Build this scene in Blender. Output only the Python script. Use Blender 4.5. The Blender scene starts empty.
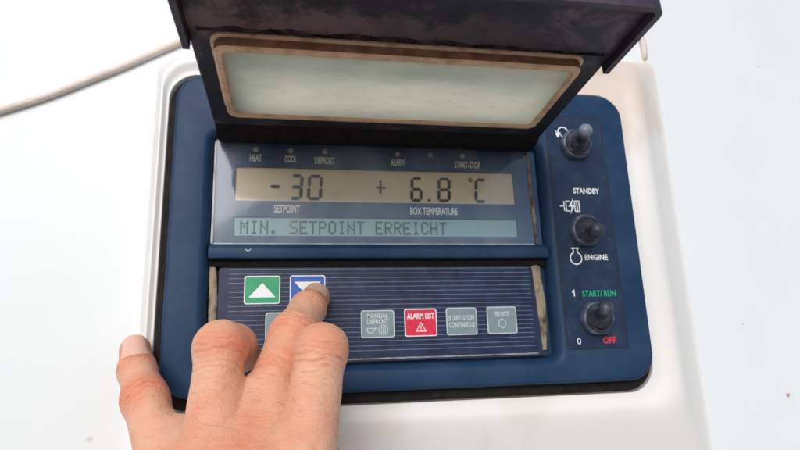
import bpy, math, random
import numpy as np
from mathutils import Vector, Matrix
R = math.radians
random.seed(4)
rng = np.random.default_rng(7)
C = bpy.context.scene.collection
sc = bpy.context.scene
S = 0.001                      # the whole panel is measured in millimetres
HEIGHT = 1.45                  # panel centre above the ground, metres
ROT = Matrix.Rotation(math.pi / 2, 4, 'X')   # panel: x right, y up, z out of the wall


def world_of(p):
    v = ROT @ Vector((p[0] * S, p[1] * S, p[2] * S))
    return v + Vector((0, 0, HEIGHT))


# ------------------------------------------------------------------ camera
cam_data = bpy.data.cameras.new('camera')
cam = bpy.data.objects.new('camera', cam_data)
C.objects.link(cam)
cr = Vector((0.9846224, -0.03402509, 0.17135056))
cd = Vector((0.00798706, -0.97105603, -0.23871825))
cf = Vector((0.17451341, 0.23641592, -0.95585176))
r3 = ROT.to_3x3()
m3 = Matrix((r3 @ cr, r3 @ (-cd), r3 @ (-cf))).transposed()
cam.matrix_world = Matrix.Translation(world_of((-47.297, -52.4492, 216.3543))) @ m3.to_4x4()
cam_data.sensor_width = 36
cam_data.lens = 36 * 571.92 / 800
cam_data.clip_start = 0.005
cam_data.clip_end = 100
cam_data.dof.use_dof = True
cam_data.dof.focus_distance = 0.195
cam_data.dof.aperture_fstop = 20
sc.camera = cam

# ------------------------------------------------------------------ light
SUN_EL, SUN_AZ = 29.0, 198.0     # azimuth measured clockwise from +Y (the wall faces -Y)
world = bpy.data.worlds.new('World')
sc.world = world
world.use_nodes = True
nt = world.node_tree
nt.nodes.clear()
sky = nt.nodes.new('ShaderNodeTexSky')
sky.sky_type = 'NISHITA'
sky.sun_disc = False
sky.sun_elevation = R(SUN_EL)
sky.sun_rotation = R(SUN_AZ)
sky.dust_density = 1.0
sky.air_density = 1.0
sky.ozone_density = 1.0
bg = nt.nodes.new('ShaderNodeBackground')
bg.inputs['Strength'].default_value = 0.135
wo = nt.nodes.new('ShaderNodeOutputWorld')
nt.links.new(sky.outputs[0], bg.inputs['Color'])
nt.links.new(bg.outputs[0], wo.inputs['Surface'])
sl = bpy.data.lights.new('sun', 'SUN')
sl.energy = 2.0
sl.angle = R(36)
sl.color = (1.0, 0.97, 0.93)
sun = bpy.data.objects.new('sun', sl)
C.objects.link(sun)
to_sun = Vector((math.sin(R(SUN_AZ)) * math.cos(R(SUN_EL)), math.cos(R(SUN_AZ)) * math.cos(R(SUN_EL)), math.sin(R(SUN_EL))))
sun.rotation_euler = to_sun.to_track_quat('Z', 'Y').to_euler()
sun.location = (-1, -3, 4)
sc.view_settings.view_transform = 'Standard'
sc.view_settings.look = 'None'
sc.view_settings.exposure = 0.02
sc.view_settings.gamma = 1


# ------------------------------------------------------------------ materials
def srgb(r, g, b):
    f = lambda c: (c / 255 / 12.92) if c <= 10 else ((c / 255 + 0.055) / 1.055) ** 2.4
    return (f(r), f(g), f(b), 1)


def nodes_of(name):
    m = bpy.data.materials.new(name)
    m.use_nodes = True
    n = m.node_tree
    return m, n, n.nodes['Principled BSDF'], n.nodes['Material Output']


def coords(n):
    return n.nodes.new('ShaderNodeTexCoord').outputs['Object']


def noise(n, co, scale, detail=5, rough=0.6, stretch=None, dist=0.0):
    if stretch:
        mp = n.nodes.new('ShaderNodeMapping')
        mp.inputs['Scale'].default_value = stretch
        n.links.new(co, mp.inputs['Vector'])
        co = mp.outputs[0]
    t = n.nodes.new('ShaderNodeTexNoise')
    t.inputs['Scale'].default_value = scale
    t.inputs['Detail'].default_value = detail
    t.inputs['Roughness'].default_value = rough
    t.inputs['Distortion'].default_value = dist
    n.links.new(co, t.inputs['Vector'])
    return t.outputs['Fac']


def ramp(n, fac, stops):
    r = n.nodes.new('ShaderNodeValToRGB')
    e = r.color_ramp.elements
    while len(e) < len(stops):
        e.new(0.5)
    for i, (p, c) in enumerate(stops):
        e[i].position = p
        e[i].color = c if len(c) == 4 else (*c, 1)
    n.links.new(fac, r.inputs[0])
    return r.outputs[0]


def mix(n, fac, a, b, mode='MIX'):
    x = n.nodes.new('ShaderNodeMix')
    x.data_type = 'RGBA'
    x.blend_type = mode
    for sock, v in ((x.inputs[0], fac), (x.inputs[6], a), (x.inputs[7], b)):
        if isinstance(v, (int, float, tuple)):
            sock.default_value = v
        else:
            n.links.new(v, sock)
    return x.outputs[2]


def math_(n, op, a, b=None, c=None, clamp=False):
    x = n.nodes.new('ShaderNodeMath')
    x.operation = op
    x.use_clamp = clamp
    for i, v in enumerate((a, b, c)):
        if v is None:
            continue
        if isinstance(v, (int, float)):
            x.inputs[i].default_value = v
        else:
            n.links.new(v, x.inputs[i])
    return x.outputs[0]


def bump(n, b, height, strength, dist=0.0004):
    k = n.nodes.new('ShaderNodeBump')
    k.inputs['Strength'].default_value = strength
    k.inputs['Distance'].default_value = dist
    n.links.new(height, k.inputs['Height'])
    n.links.new(k.outputs[0], b.inputs['Normal'])


def plain(name, col, rough=0.5, spec=0.5, var=None, scale=150, lo=0.4, hi=0.7, bmp=0.0, bscale=1200, stretch=None):
    """a weathered surface: col, with patches of var where a noise is high, and a fine bump"""
    m, n, b, o = nodes_of(name)
    b.inputs['Roughness'].default_value = rough
    b.inputs['Specular IOR Level'].default_value = spec
    co = coords(n)
    if var:
        f = noise(n, co, scale, 6, 0.65, stretch)
        n.links.new(ramp(n, f, [(lo, col), (hi, var)]), b.inputs['Base Color'])
        f2 = noise(n, co, scale * 3, 4, 0.6)
        rr = n.nodes.new('ShaderNodeMapRange')
        rr.inputs[3].default_value = rough - 0.1
        rr.inputs[4].default_value = rough + 0.12
        n.links.new(f2, rr.inputs[0])
        n.links.new(rr.outputs[0], b.inputs['Roughness'])
    else:
        b.inputs['Base Color'].default_value = col
    if bmp:
        bump(n, b, noise(n, co, bscale, 3, 0.6), bmp)
    return m


def spots(n, co, base, pts):
    """small stains and broader tints at fixed places of the surface: (x, y, z metres, radius, colour, strength)"""
    wob = noise(n, co, 900, 3, 0.7)
    wob2 = noise(n, co, 60, 4, 0.55)
    for (x, y, z, r, c, k) in pts:
        d = n.nodes.new('ShaderNodeVectorMath')
        d.operation = 'DISTANCE'
        n.links.new(co, d.inputs[0])
        d.inputs[1].default_value = (x, y, z)
        dd = math_(n, 'ADD', d.outputs['Value'], math_(n, 'MULTIPLY', math_(n, 'SUBTRACT', wob if r < .005 else wob2, 0.5), r * 1.4))
        f = math_(n, 'MULTIPLY', math_(n, 'SUBTRACT', 1.0, math_(n, 'DIVIDE', dd, r), clamp=True), k * 2.2, clamp=True)
        f = math_(n, 'MINIMUM', f, k)
        base = mix(n, f, base, c)
    return base


M = {}
# white painted wall
m, n, b, o = nodes_of('wall_paint')
co = coords(n)
base = ramp(n, noise(n, co, 14, 6, 0.6), [(0.3, (0.735, 0.77, 0.79)), (0.7, (0.775, 0.805, 0.825))])
smear = ramp(n, noise(n, co, 30, 6, 0.7, (1, 0.25, 1)), [(0.58, (0, 0, 0)), (0.8, (0.25, 0.25, 0.25))])
base = mix(n, smear, base, (0.68, 0.66, 0.64, 1))
base = spots(n, co, base, [(0.1665, -0.0715, 0, 0.0011, (0.42, 0.18, 0.06, 1), 0.8), (-0.1195, -0.0745, 0, 0.0013, (0.4, 0.36, 0.32, 1), 0.4),
                           (-0.1225, -0.079, 0, 0.0011, (0.42, 0.38, 0.34, 1), 0.35), (0.125, 0.0605, 0, 0.0012, (0.35, 0.33, 0.33, 1), 0.6),
                           (0.185, 0.09, 0, 0.0008, (0.4, 0.38, 0.36, 1), 0.5), (0.15, -0.04, 0, 0.0007, (0.45, 0.42, 0.4, 1), 0.5)])
n.links.new(base, b.inputs['Base Color'])
b.inputs['Roughness'].default_value = 0.42
bump(n, b, noise(n, co, 260, 3, 0.6), 0.05)
M['wall'] = m
# white moulded surround
m, n, b, o = nodes_of('white_moulding')
co = coords(n)
base = ramp(n, noise(n, co, 60, 6, 0.65, (1.0, 0.18, 1)), [(0.35, (0.80, 0.79, 0.77)), (0.62, (0.785, 0.77, 0.745)), (0.8, (0.71, 0.69, 0.67))])
base = spots(n, co, base, [(0.088, 0.066, 0.009, 0.045, (0.72, 0.52, 0.40, 1), 0.55),  # wide peach tint towards the upper right corner
                           (-0.02, -0.068, 0.009, 0.016, (0.68, 0.6, 0.53, 1), 0.35), (0.04, -0.067, 0.009, 0.013, (0.66, 0.58, 0.5, 1), 0.3),
                           (-0.0985, 0.03, 0.009, 0.02, (0.72, 0.66, 0.6, 1), 0.35)])
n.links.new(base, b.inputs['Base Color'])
b.inputs['Roughness'].default_value = 0.4
bump(n, b, noise(n, co, 400, 3, 0.6), 0.05)
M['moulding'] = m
M['navy'] = plain('navy_plastic', srgb(25, 53, 86), 0.46, 0.22, srgb(56, 78, 104), 38, 0.42, 0.9, 0.12, 1800)
n = M['navy'].node_tree
b = n.nodes['Principled BSDF']
src = b.inputs['Base Color'].links[0].from_socket
co = coords(n)
sc1 = ramp(n, noise(n, co, 300, 4, 0.8, (0.12, 1, 1)), [(0.66, (0, 0, 0)), (0.74, (0.35, 0.35, 0.35))])
sc2 = ramp(n, noise(n, co, 800, 3, 0.7), [(0.70, (0, 0, 0)), (0.76, (0.5, 0.5, 0.5))])
src = mix(n, sc1, src, srgb(92, 110, 132))
src = mix(n, sc2, src, srgb(120, 130, 142))
n.links.new(src, b.inputs['Base Color'])
M['navy_dark'] = plain('dark_navy_plastic', srgb(34, 48, 84), 0.45, 0.5, srgb(58, 74, 108), 120, 0.45, 0.8, 0.1, 1800)
M['plate'] = plain('switch_plate_plastic', srgb(30, 47, 74), 0.46, 0.24, srgb(52, 68, 92), 130, 0.45, 0.8, 0.05, 2500)
M['board'] = plain('display_board_print', srgb(50, 84, 126), 0.45, 0.3, srgb(62, 96, 136), 130)
M['groove'] = plain('groove_black', (0.008, 0.01, 0.018, 1), 0.6)
M['rubber'] = plain('black_rubber', (0.006, 0.005, 0.005, 1), 0.7, 0.2, (0.02, 0.016, 0.014, 1), 200)
M['bar_shade'] = plain('black_gap_shade', (0.008, 0.007, 0.008, 1), 0.9, 0.1, (0.02, 0.016, 0.014, 1), 700)
M['boot'] = plain('toggle_rubber', srgb(46, 50, 64), 0.42, 0.5, srgb(104, 104, 112), 260, 0.45, 0.75, 0.1, 3000)
M['collar'] = plain('collar_rubber', srgb(40, 44, 60), 0.4, 0.5, srgb(110, 112, 122), 200, 0.5, 0.8)
M['worn_tip'] = plain('worn_toggle_tip', srgb(120, 126, 142), 0.4, 0.5, srgb(92, 80, 84), 200, 0.45, 0.7)
M['nut'] = plain('toggle_nut', srgb(70, 80, 102), 0.42, 0.5, srgb(120, 122, 132), 220, 0.45, 0.8, 0.1, 3000)
M['tan'] = plain('worn_tan_rubber', srgb(158, 144, 126), 0.8, 0.2, srgb(66, 52, 44), 260, 0.46, 0.66, 0.5, 900, (1, 0.4, 1))
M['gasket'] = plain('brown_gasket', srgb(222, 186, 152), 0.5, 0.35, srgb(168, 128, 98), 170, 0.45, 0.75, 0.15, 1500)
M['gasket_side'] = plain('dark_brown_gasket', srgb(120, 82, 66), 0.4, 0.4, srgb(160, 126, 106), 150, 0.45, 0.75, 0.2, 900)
M['crust'] = plain('dried_dirt', srgb(78, 60, 64), 0.9, 0.1, srgb(26, 19, 22), 200, 0.36, 0.6, 0.8, 500)
M['print_white'] = plain('white_print', srgb(236, 238, 240), 0.5)
M['print_grey'] = plain('pale_grey_print', srgb(198, 206, 208), 0.5)
M['edge_line'] = plain('scuffed_grey_edge', srgb(150, 146, 148), 0.6, 0.3, srgb(84, 76, 76), 160, 0.45, 0.7)
M['print_green'] = plain('green_print', srgb(30, 168, 128), 0.5)
M['print_red'] = plain('red_print', srgb(226, 40, 62), 0.5)
M['key_green'] = plain('green_key', srgb(8, 150, 104), 0.35, 0.5, srgb(16, 158, 112), 300)
M['key_blue'] = plain('blue_key', srgb(16, 82, 176), 0.35, 0.5, srgb(24, 92, 184), 300)
M['key_grey'] = plain('grey_key', srgb(118, 138, 148), 0.4, 0.5, srgb(134, 152, 160), 200)
M['key_red'] = plain('red_key', srgb(216, 18, 66), 0.35, 0.5, srgb(222, 26, 74), 300)
M['lcd_tan'] = plain('reflective_lcd', srgb(218, 203, 178), 0.4, 0.4, srgb(226, 214, 194), 60, 0.3, 0.7)
M['lcd_teal'] = plain('teal_lcd', srgb(140, 184, 198), 0.4, 0.4, srgb(160, 198, 208), 60, 0.3, 0.7)
M['segment'] = plain('lcd_segment', srgb(22, 20, 22), 0.5)
M['dot'] = plain('lcd_dot', srgb(46, 92, 108), 0.5)
M['led'] = plain('unlit_lens', srgb(206, 200, 184), 0.25)
M['cable'] = plain('beige_cable', srgb(226, 212, 202), 0.5, 0.4, srgb(206, 188, 174), 60)
M['cover_edge'] = plain('frosted_edge', srgb(188, 194, 200), 0.4, 0.5, srgb(140, 140, 140), 200)
M['nail'] = plain('fingernail', (0.78, 0.45, 0.33, 1), 0.3, 0.5)

M['hair'] = plain('brown_hair', srgb(120, 82, 62), 0.5)
# inside of the lid: blackened plastic with dried dirt
m, n, b, o = nodes_of('grimy_lid')
co = coords(n)
base = ramp(n, noise(n, co, 55, 8, 0.7, None, 0.6), [(0.40, srgb(18, 17, 25)), (0.52, srgb(34, 31, 42)), (0.60, srgb(72, 62, 72)), (0.70, srgb(120, 102, 102))])
sx = n.nodes.new('ShaderNodeSeparateXYZ')
n.links.new(co, sx.inputs[0])
wav = math_(n, 'MULTIPLY', math_(n, 'SUBTRACT', noise(n, co, 70, 7, 0.7), 0.5), 0.045)
dz = math_(n, 'ABSOLUTE', math_(n, 'SUBTRACT', math_(n, 'ADD', sx.outputs['Z'], wav), 0.0765))
band = math_(n, 'SUBTRACT', 1.0, math_(n, 'DIVIDE', dz, 0.0085), clamp=True)
left = math_(n, 'SUBTRACT', 1.0, math_(n, 'DIVIDE', math_(n, 'ADD', sx.outputs['X'], 0.03), 0.07), clamp=True)
band = math_(n, 'MULTIPLY', math_(n, 'MULTIPLY', band, 1.6, clamp=True), math_(n, 'MULTIPLY', left, 1.0, clamp=True))
base = mix(n, math_(n, 'MULTIPLY', band, 0.6), base, srgb(122, 98, 100))
streak = ramp(n, noise(n, co, 60, 6, 0.65, (1.5, 0.3, 0.3)), [(0.52, (0, 0, 0)), (0.72, (0.7, 0.7, 0.7))])
base = mix(n, streak, base, srgb(34, 28, 28))
n.links.new(base, b.inputs['Base Color'])
b.inputs['Roughness'].default_value = 0.55
bump(n, b, noise(n, co, 500, 5, 0.7), 0.35)
M['lid'] = m
M['lid_rim'] = plain('faded_lid_rim', srgb(54, 46, 60), 0.5, 0.4, srgb(92, 78, 92), 130, 0.45, 0.8, 0.1, 1500)

# yellowed, clouded lid window that lets daylight through
m, n, b, o = nodes_of('clouded_window')
co = coords(n)
base = ramp(n, noise(n, co, 45, 6, 0.65, (1, 1, 2.2)), [(0.30, (0.72, 0.75, 0.64)), (0.5, (0.82, 0.81, 0.71)), (0.7, (0.90, 0.85, 0.75))])
base = mix(n, ramp(n, noise(n, co, 70, 7, 0.75, (0.15, 1, 3)), [(0.52, (0, 0, 0)), (0.75, (0.5, 0.5, 0.5))]), base, (0.84, 0.80, 0.70, 1))
fib = noise(n, co, 520, 5, 0.8, (0.35, 1, 1.2))
fib2 = noise(n, co, 520, 5, 0.8, (1.2, 1, 0.35))
base = mix(n, ramp(n, fib, [(0.52, (0, 0, 0)), (0.66, (0.45, 0.45, 0.45))]), base, (0.62, 0.62, 0.53, 1))
base = mix(n, ramp(n, fib2, [(0.55, (0, 0, 0)), (0.7, (0.35, 0.35, 0.35))]), base, (0.88, 0.84, 0.76, 1))
tr = n.nodes.new('ShaderNodeBsdfTranslucent')
n.links.new(base, tr.inputs['Color'])
n.links.new(base, b.inputs['Base Color'])
b.inputs['Roughness'].default_value = 0.35
ms = n.nodes.new('ShaderNodeMixShader')
ms.inputs[0].default_value = 0.88
n.links.new(b.outputs[0], ms.inputs[1])
n.links.new(tr.outputs[0], ms.inputs[2])
n.links.new(ms.outputs[0], o.inputs['Surface'])
M['window'] = m

# clear smudged cover over the display, pale patches imitate sky reflections
m, n, b, o = nodes_of('clear_cover')
co = coords(n)
tp = n.nodes.new('ShaderNodeBsdfTransparent')
gl = n.nodes.new('ShaderNodeBsdfGlossy')
rg = n.nodes.new('ShaderNodeMapRange')
rg.inputs[1].default_value = 0.35
rg.inputs[2].default_value = 0.7
rg.inputs[3].default_value = 0.015
rg.inputs[4].default_value = 0.12
n.links.new(noise(n, co, 90, 6, 0.7, (1, 0.5, 1)), rg.inputs[0])
n.links.new(rg.outputs[0], gl.inputs['Roughness'])
df = n.nodes.new('ShaderNodeBsdfDiffuse')
df.inputs['Color'].default_value = (0.72, 0.78, 0.84, 1)
fr = n.nodes.new('ShaderNodeFresnel')
fr.inputs['IOR'].default_value = 1.5
m1 = n.nodes.new('ShaderNodeMixShader')
glare_veil = n.nodes.new('ShaderNodeMapRange')
glare_veil.inputs[1].default_value = 0.4
glare_veil.inputs[2].default_value = 0.75
glare_veil.inputs[3].default_value = 0.03
glare_veil.inputs[4].default_value = 0.22
n.links.new(noise(n, co, 34, 5, 0.6, (1.4, 0.7, 1)), glare_veil.inputs[0])
n.links.new(glare_veil.outputs[0], m1.inputs[0])
n.links.new(tp.outputs[0], m1.inputs[1])
n.links.new(df.outputs[0], m1.inputs[2])
m2 = n.nodes.new('ShaderNodeMixShader')
n.links.new(math_(n, 'MULTIPLY', fr.outputs[0], 1.15), m2.inputs[0])
n.links.new(m1.outputs[0], m2.inputs[1])
n.links.new(gl.outputs[0], m2.inputs[2])
n.links.new(m2.outputs[0], o.inputs['Surface'])
M['cover'] = m

# navy keypad with pale pinstripes
m, n, b, o = nodes_of('pinstriped_keypad')
co = coords(n)
sep = n.nodes.new('ShaderNodeSeparateXYZ')
n.links.new(co, sep.inputs[0])
ph = math_(n, 'FRACT', math_(n, 'DIVIDE', math_(n, 'ADD', sep.outputs['Y'], 0.0158 + 0.00174 * 40), 0.00174))
line = math_(n, 'LESS_THAN', ph, 0.13)
inx = math_(n, 'MULTIPLY', math_(n, 'GREATER_THAN', sep.outputs['X'], -0.0728), math_(n, 'LESS_THAN', sep.outputs['X'], 0.0462))
iny = math_(n, 'MULTIPLY', math_(n, 'GREATER_THAN', sep.outputs['Y'], -0.0480), math_(n, 'LESS_THAN', sep.outputs['Y'], -0.0152))
wear = ramp(n, noise(n, co, 220, 5, 0.7), [(0.3, (0.45, 0.45, 0.45)), (0.6, (1, 1, 1))])
line = math_(n, 'MULTIPLY', math_(n, 'MULTIPLY', line, inx), math_(n, 'MULTIPLY', iny, wear))
base = ramp(n, noise(n, co, 110, 6, 0.65), [(0.4, srgb(24, 34, 62)), (0.75, srgb(44, 58, 88))])
n.links.new(mix(n, line, base, srgb(112, 128, 160)), b.inputs['Base Color'])
b.inputs['Roughness'].default_value = 0.4
b.inputs['Specular IOR Level'].default_value = 0.3
M['keypad'] = m

# skin
m, n, b, o = nodes_of('skin')
co = coords(n)
at = n.nodes.new('ShaderNodeAttribute')
at.attribute_name = 'tone'
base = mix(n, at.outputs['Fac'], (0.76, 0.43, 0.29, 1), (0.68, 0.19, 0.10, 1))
mott = ramp(n, noise(n, co, 190, 5, 0.6), [(0.35, (0, 0, 0)), (0.7, (0.35, 0.35, 0.35))])
base = mix(n, mott, base, (0.70, 0.32, 0.20, 1))
n.links.new(base, b.inputs['Base Color'])
b.inputs['Roughness'].default_value = 0.5
b.inputs['Specular IOR Level'].default_value = 0.4
b.inputs['Subsurface Weight'].default_value = 0.5
b.inputs['Subsurface Radius'].default_value = (1.0, 0.32, 0.16)
b.inputs['Subsurface Scale'].default_value = 0.0045
vo = n.nodes.new('ShaderNodeTexVoronoi')
vo.feature = 'DISTANCE_TO_EDGE'
vo.inputs['Scale'].default_value = 900
n.links.new(co, vo.inputs['Vector'])
cell = math_(n, 'MINIMUM', vo.outputs['Distance'], 0.12)
mp = n.nodes.new('ShaderNodeMapping')
mp.inputs['Rotation'].default_value = (0.2, 0.3, 0.5)
mp.inputs['Scale'].default_value = (1.0, 2.6, 1.4)
n.links.new(co, mp.inputs['Vector'])
vo2 = n.nodes.new('ShaderNodeTexVoronoi')
vo2.feature = 'DISTANCE_TO_EDGE'
vo2.inputs['Scale'].default_value = 330
n.links.new(mp.outputs[0], vo2.inputs['Vector'])
cell2 = math_(n, 'MINIMUM', vo2.outputs['Distance'], 0.10)
hh = math_(n, 'ADD', math_(n, 'MULTIPLY', cell, 2.0), noise(n, co, 1600, 4, 0.6))
hh = math_(n, 'ADD', hh, math_(n, 'MULTIPLY', cell2, 5.0))
bump(n, b, hh, 0.55, 0.0003)
M['skin'] = m


# ------------------------------------------------------------------ mesh helpers
class MB:
    def __init__(self):
        self.v, self.f, self.mi, self.cur = [], [], [], 0

    def add(self, vs, fs):
        k = len(self.v)
        self.v += [tuple(p) for p in vs]
        self.f += [tuple(i + k for i in q) for q in fs]
        self.mi += [self.cur] * len(fs)

    def loft(self, loops, cap0=False, cap1=False, ring=False, open_=False):
        N = len(loops[0])
        vs = [p for l in loops for p in l]
        fs = []
        L = len(loops)
        for a in range(L if ring else L - 1):
            c = (a + 1) % L
            for i in range(N - 1 if open_ else N):
                j = (i + 1) % N
                fs.append((a * N + i, a * N + j, c * N + j, c * N + i))
        if cap0:
            fs.append(tuple(range(N))[::-1])
        if cap1:
            fs.append(tuple((L - 1) * N + i for i in range(N)))
        self.add(vs, fs)

    def map(self, fn):
        self.v = [fn(*p) for p in self.v]
        return self


def rr(x0, y0, x1, y1, r, z, n=6):
    pts = []
    for cx, cy, a0 in ((x1 - r, y1 - r, 0), (x0 + r, y1 - r, 90), (x0 + r, y0 + r, 180), (x1 - r, y0 + r, 270)):
        for k in range(n + 1):
            a = R(a0 + 90 * k / n)
            pts.append((cx + r * math.cos(a), cy + r * math.sin(a), z))
    return pts


def slab(mb, x0, y0, x1, y1, r, z0, z1, bev=0.3, n=6):
    """a rounded plate with a softened front edge"""
    i = bev * 0.3
    mb.loft([rr(x0, y0, x1, y1, r, z0, n), rr(x0, y0, x1, y1, r, z1 - bev, n),
             rr(x0 + i, y0 + i, x1 - i, y1 - i, max(r - i, .02), z1 - i, n),
             rr(x0 + bev, y0 + bev, x1 - bev, y1 - bev, max(r - bev, .01), z1, n)], True, True)


def stroke(mb, pts, w, z, closed=False, h=0.0):
    """a flat drawn line"""
    P = [Vector((p[0], p[1])) for p in pts]
    N = len(P)
    a, c = [], []
    for i in range(N):
        if closed:
            d0, d1 = P[i] - P[i - 1], P[(i + 1) % N] - P[i]
        else:
            d0 = P[i] - P[max(i - 1, 0)] if i else P[1] - P[0]
            d1 = P[min(i + 1, N - 1)] - P[i] if i < N - 1 else d0
        d0, d1 = d0.normalized(), d1.normalized()
        t = (d0 + d1)
        t = t.normalized() if t.length > 1e-4 else d0
        nrm = Vector((-t.y, t.x))
        k = min(1 / max(nrm.dot(Vector((-d0.y, d0.x))), 0.4), 2)
        a.append((P[i].x + nrm.x * w / 2 * k, P[i].y + nrm.y * w / 2 * k, z))
        c.append((P[i].x - nrm.x * w / 2 * k, P[i].y - nrm.y * w / 2 * k, z))
    fs = [(i, i + N, (i + 1) % N + N, (i + 1) % N) for i in range(N if closed else N - 1)]
    mb.add(a + c, fs)


def circle(cx, cy, r, a0=0, a1=360, n=24):
    return [(cx + r * math.cos(R(a0 + (a1 - a0) * k / n)), cy + r * math.sin(R(a0 + (a1 - a0) * k / n))) for k in range(n + (0 if a1 - a0 == 360 else 1))]


def disc(mb, cx, cy, r, z, n=20):
    p = circle(cx, cy, r, n=n)
    mb.add([(x, y, z) for x, y in p], [tuple(range(n))])


def poly(mb, pts, z):
    mb.add([(x, y, z) for x, y in pts], [tuple(range(len(pts)))])


def writing(mb, body, box, z, bold=0.012):
    """words fitted into box = (x0, y0, x1, y1); a missing x1 keeps the natural width"""
    cu = bpy.data.curves.new('writing', 'FONT')
    cu.body = body
    cu.offset = bold
    cu.resolution_u = 3
    o = bpy.data.objects.new('writing', cu)
    C.objects.link(o)
    dg = bpy.context.evaluated_depsgraph_get()
    me = bpy.data.meshes.new_from_object(o.evaluated_get(dg))
    v = np.array([p.co[:2] for p in me.vertices])
    fs = [tuple(p.vertices) for p in me.polygons]
    bpy.data.objects.remove(o)
    bpy.data.curves.remove(cu)
    bpy.data.meshes.remove(me)
    lo, hi = v.min(0), v.max(0)
    x0, y0, x1, y1 = box
    sy = (y1 - y0) / (hi[1] - lo[1])
    sx = (x1 - x0) / (hi[0] - lo[0])
    mb.add([(x0 + (p[0] - lo[0]) * sx, y0 + (p[1] - lo[1]) * sy, z) for p in v], fs)


def link(name, mb, mats, parent=None, origin=(0, 0, 0), smooth=False, loc=None):
    me = bpy.data.meshes.new(name)
    me.from_pydata([((p[0] - origin[0]) * S, (p[1] - origin[1]) * S, (p[2] - origin[2]) * S) for p in mb.v], [], mb.f)
    mats = mats if isinstance(mats, (list, tuple)) else [mats]
    for k in mats:
        me.materials.append(M[k])
    me.polygons.foreach_set('material_index', mb.mi)
    if smooth:
        me.polygons.foreach_set('use_smooth', [True] * len(me.polygons))
        try:
            me.set_sharp_from_angle(angle=R(smooth if smooth is not True else 40))
        except Exception:
            pass
    me.update()
    o = bpy.data.objects.new(name, me)
    C.objects.link(o)
    if parent:
        o.parent = parent
    if loc:
        o.location = [c * S for c in loc]
    return o


def place(o, origin=(0, 0, 0)):
    o.location = world_of(origin)
    o.rotation_euler = (math.pi / 2, 0, 0)
    return o


def tag(o, label=None, cat=None, group=None, kind=None):
    for k, v in (('label', label), ('category', cat), ('group', group), ('kind', kind)):
        if v:
            o[k] = v
    return o


def thing(name, origin, label, cat):
    o = bpy.data.objects.new(name, None)
    o.empty_display_size = 0.02
    C.objects.link(o)
    return tag(place(o, origin), label, cat)


# ------------------------------------------------------------------ the setting
WALL_Z = -14
mb = MB()
mb.loft([rr(-1500, -1200, 1500, 1200, 5, -60, 2), rr(-1500, -1200, 1500, 1200, 5, 0, 2)], True, True)
wall = place(link('wall', mb, 'wall'), (0, 0, WALL_Z))
tag(wall, 'white painted flat wall behind the control panel', 'wall', kind='structure')

ground_m = plain('ground_concrete', (0.30, 0.29, 0.27, 1), 0.85, 0.3, (0.22, 0.21, 0.2, 1), 3, 0.4, 0.7, 0.3, 80)
M['ground'] = ground_m
mb = MB()
mb.add([(-40000, -60000, 0), (40000, -60000, 0), (40000, 3000, 0), (-40000, 3000, 0)], [(0, 1, 2, 3)])
ground = link('ground', mb, 'ground')  # unseen sheet, added only to bounce light up at the panel
tag(ground, kind='structure')

mb = MB()
prof = [(1.06, WALL_Z + .02), (1.0, WALL_Z + .12), (0.93, WALL_Z + .5), (0.84, WALL_Z + 1.2), (0.5, -9.4), (0.26, -6.6), (0.14, -5.2), (0.05, -4.25), (-0.06, -3.75), (-0.16, -3.7), (-0.26, -4.1), (-0.36, -4.8), (-0.44, -5.0)]
loops = []
for k, z in prof:
    l = lambda a, c, w: a + (c - a) * k if k >= 0 else a - w * k / .44
    loops.append(rr(l(-101.5, -105.5, 2.4), l(-74.5, -112, 6.6), l(108.5, 124.5, -9.5), l(71, 76, -5.5), max(l(11, 7, 0), 2), z, 10))
loops = [[(x, y + 11 * (x + 102) / 210 * min(max((y - 40) / 31, 0), 1.1), z) for x, y, z in lp] for lp in loops]
loops.append(rr(-98.5, -66.8, 97, 64.5, 11, -5.0, 10))
loops.append(rr(-98.3, -66.6, 96.8, 64.3, 11, -5.3, 10))
loops.append(rr(-98.3, -66.6, 96.8, 64.3, 11, -8.0, 10))
mb.loft(loops, False, True)
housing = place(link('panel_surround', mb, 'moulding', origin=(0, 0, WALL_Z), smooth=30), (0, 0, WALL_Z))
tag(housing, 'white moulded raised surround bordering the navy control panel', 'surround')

# ------------------------------------------------------------------ control panel
BASE = (0, 0, -5)
panel = thing('control_panel', BASE, 'navy blue control panel with display, keypad, toggle switches and its lid flipped open', 'control panel')


def part(name, mb, mats, parent=None, smooth=False):
    return link(name, mb, mats, parent or panel, BASE, smooth)


mb = MB()
gk = lambda x0, y0, x1, y1, r, z: rr(x0, y0, x1, y1, r, z, 10)
mb.loft([gk(-97.6, -65.9, 95.6, 62.9, 12, -7), gk(-97.6, -65.9, 95.6, 62.9, 12, -4.1), gk(-97.1, -65.4, 95.1, 62.4, 11.5, -3.6), gk(-92, -59, 92, 59, 8, -3.6), gk(-92, -59, 92, 59, 8, -7)], ring=True)
part('gasket', mb, 'rubber', smooth=30)

# bezel: softened outer edge, flat face, rolled edge into the lid recess
mb = MB()
N = 10
ol = [(0, -3.4), (0, -1.6), (0.25, -0.75), (0.8, -0.2), (1.6, 0)]
loops = [rr(-95 + i, -62 + i, 95 - i, 62 - i, 11 - i, z, N) for i, z in ol]
rx0, ry0, rx1, ry1 = -83.6, -55.4, 57.4, 40.2
for i, z, r in ((0, 0, 6), (0.9, -0.25, 5.4), (1.8, -0.9, 4.8), (2.7, -2.1, 4.2), (3.3, -3.6, 3.6), (3.6, -6.5, 3.3)):
    loops.append(rr(rx0 + i, ry0 + i, rx1 - i, ry1 - i, r, z, N))
mb.loft(loops, False, True)
bezel = part('bezel', mb, 'navy', smooth=40)

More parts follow.
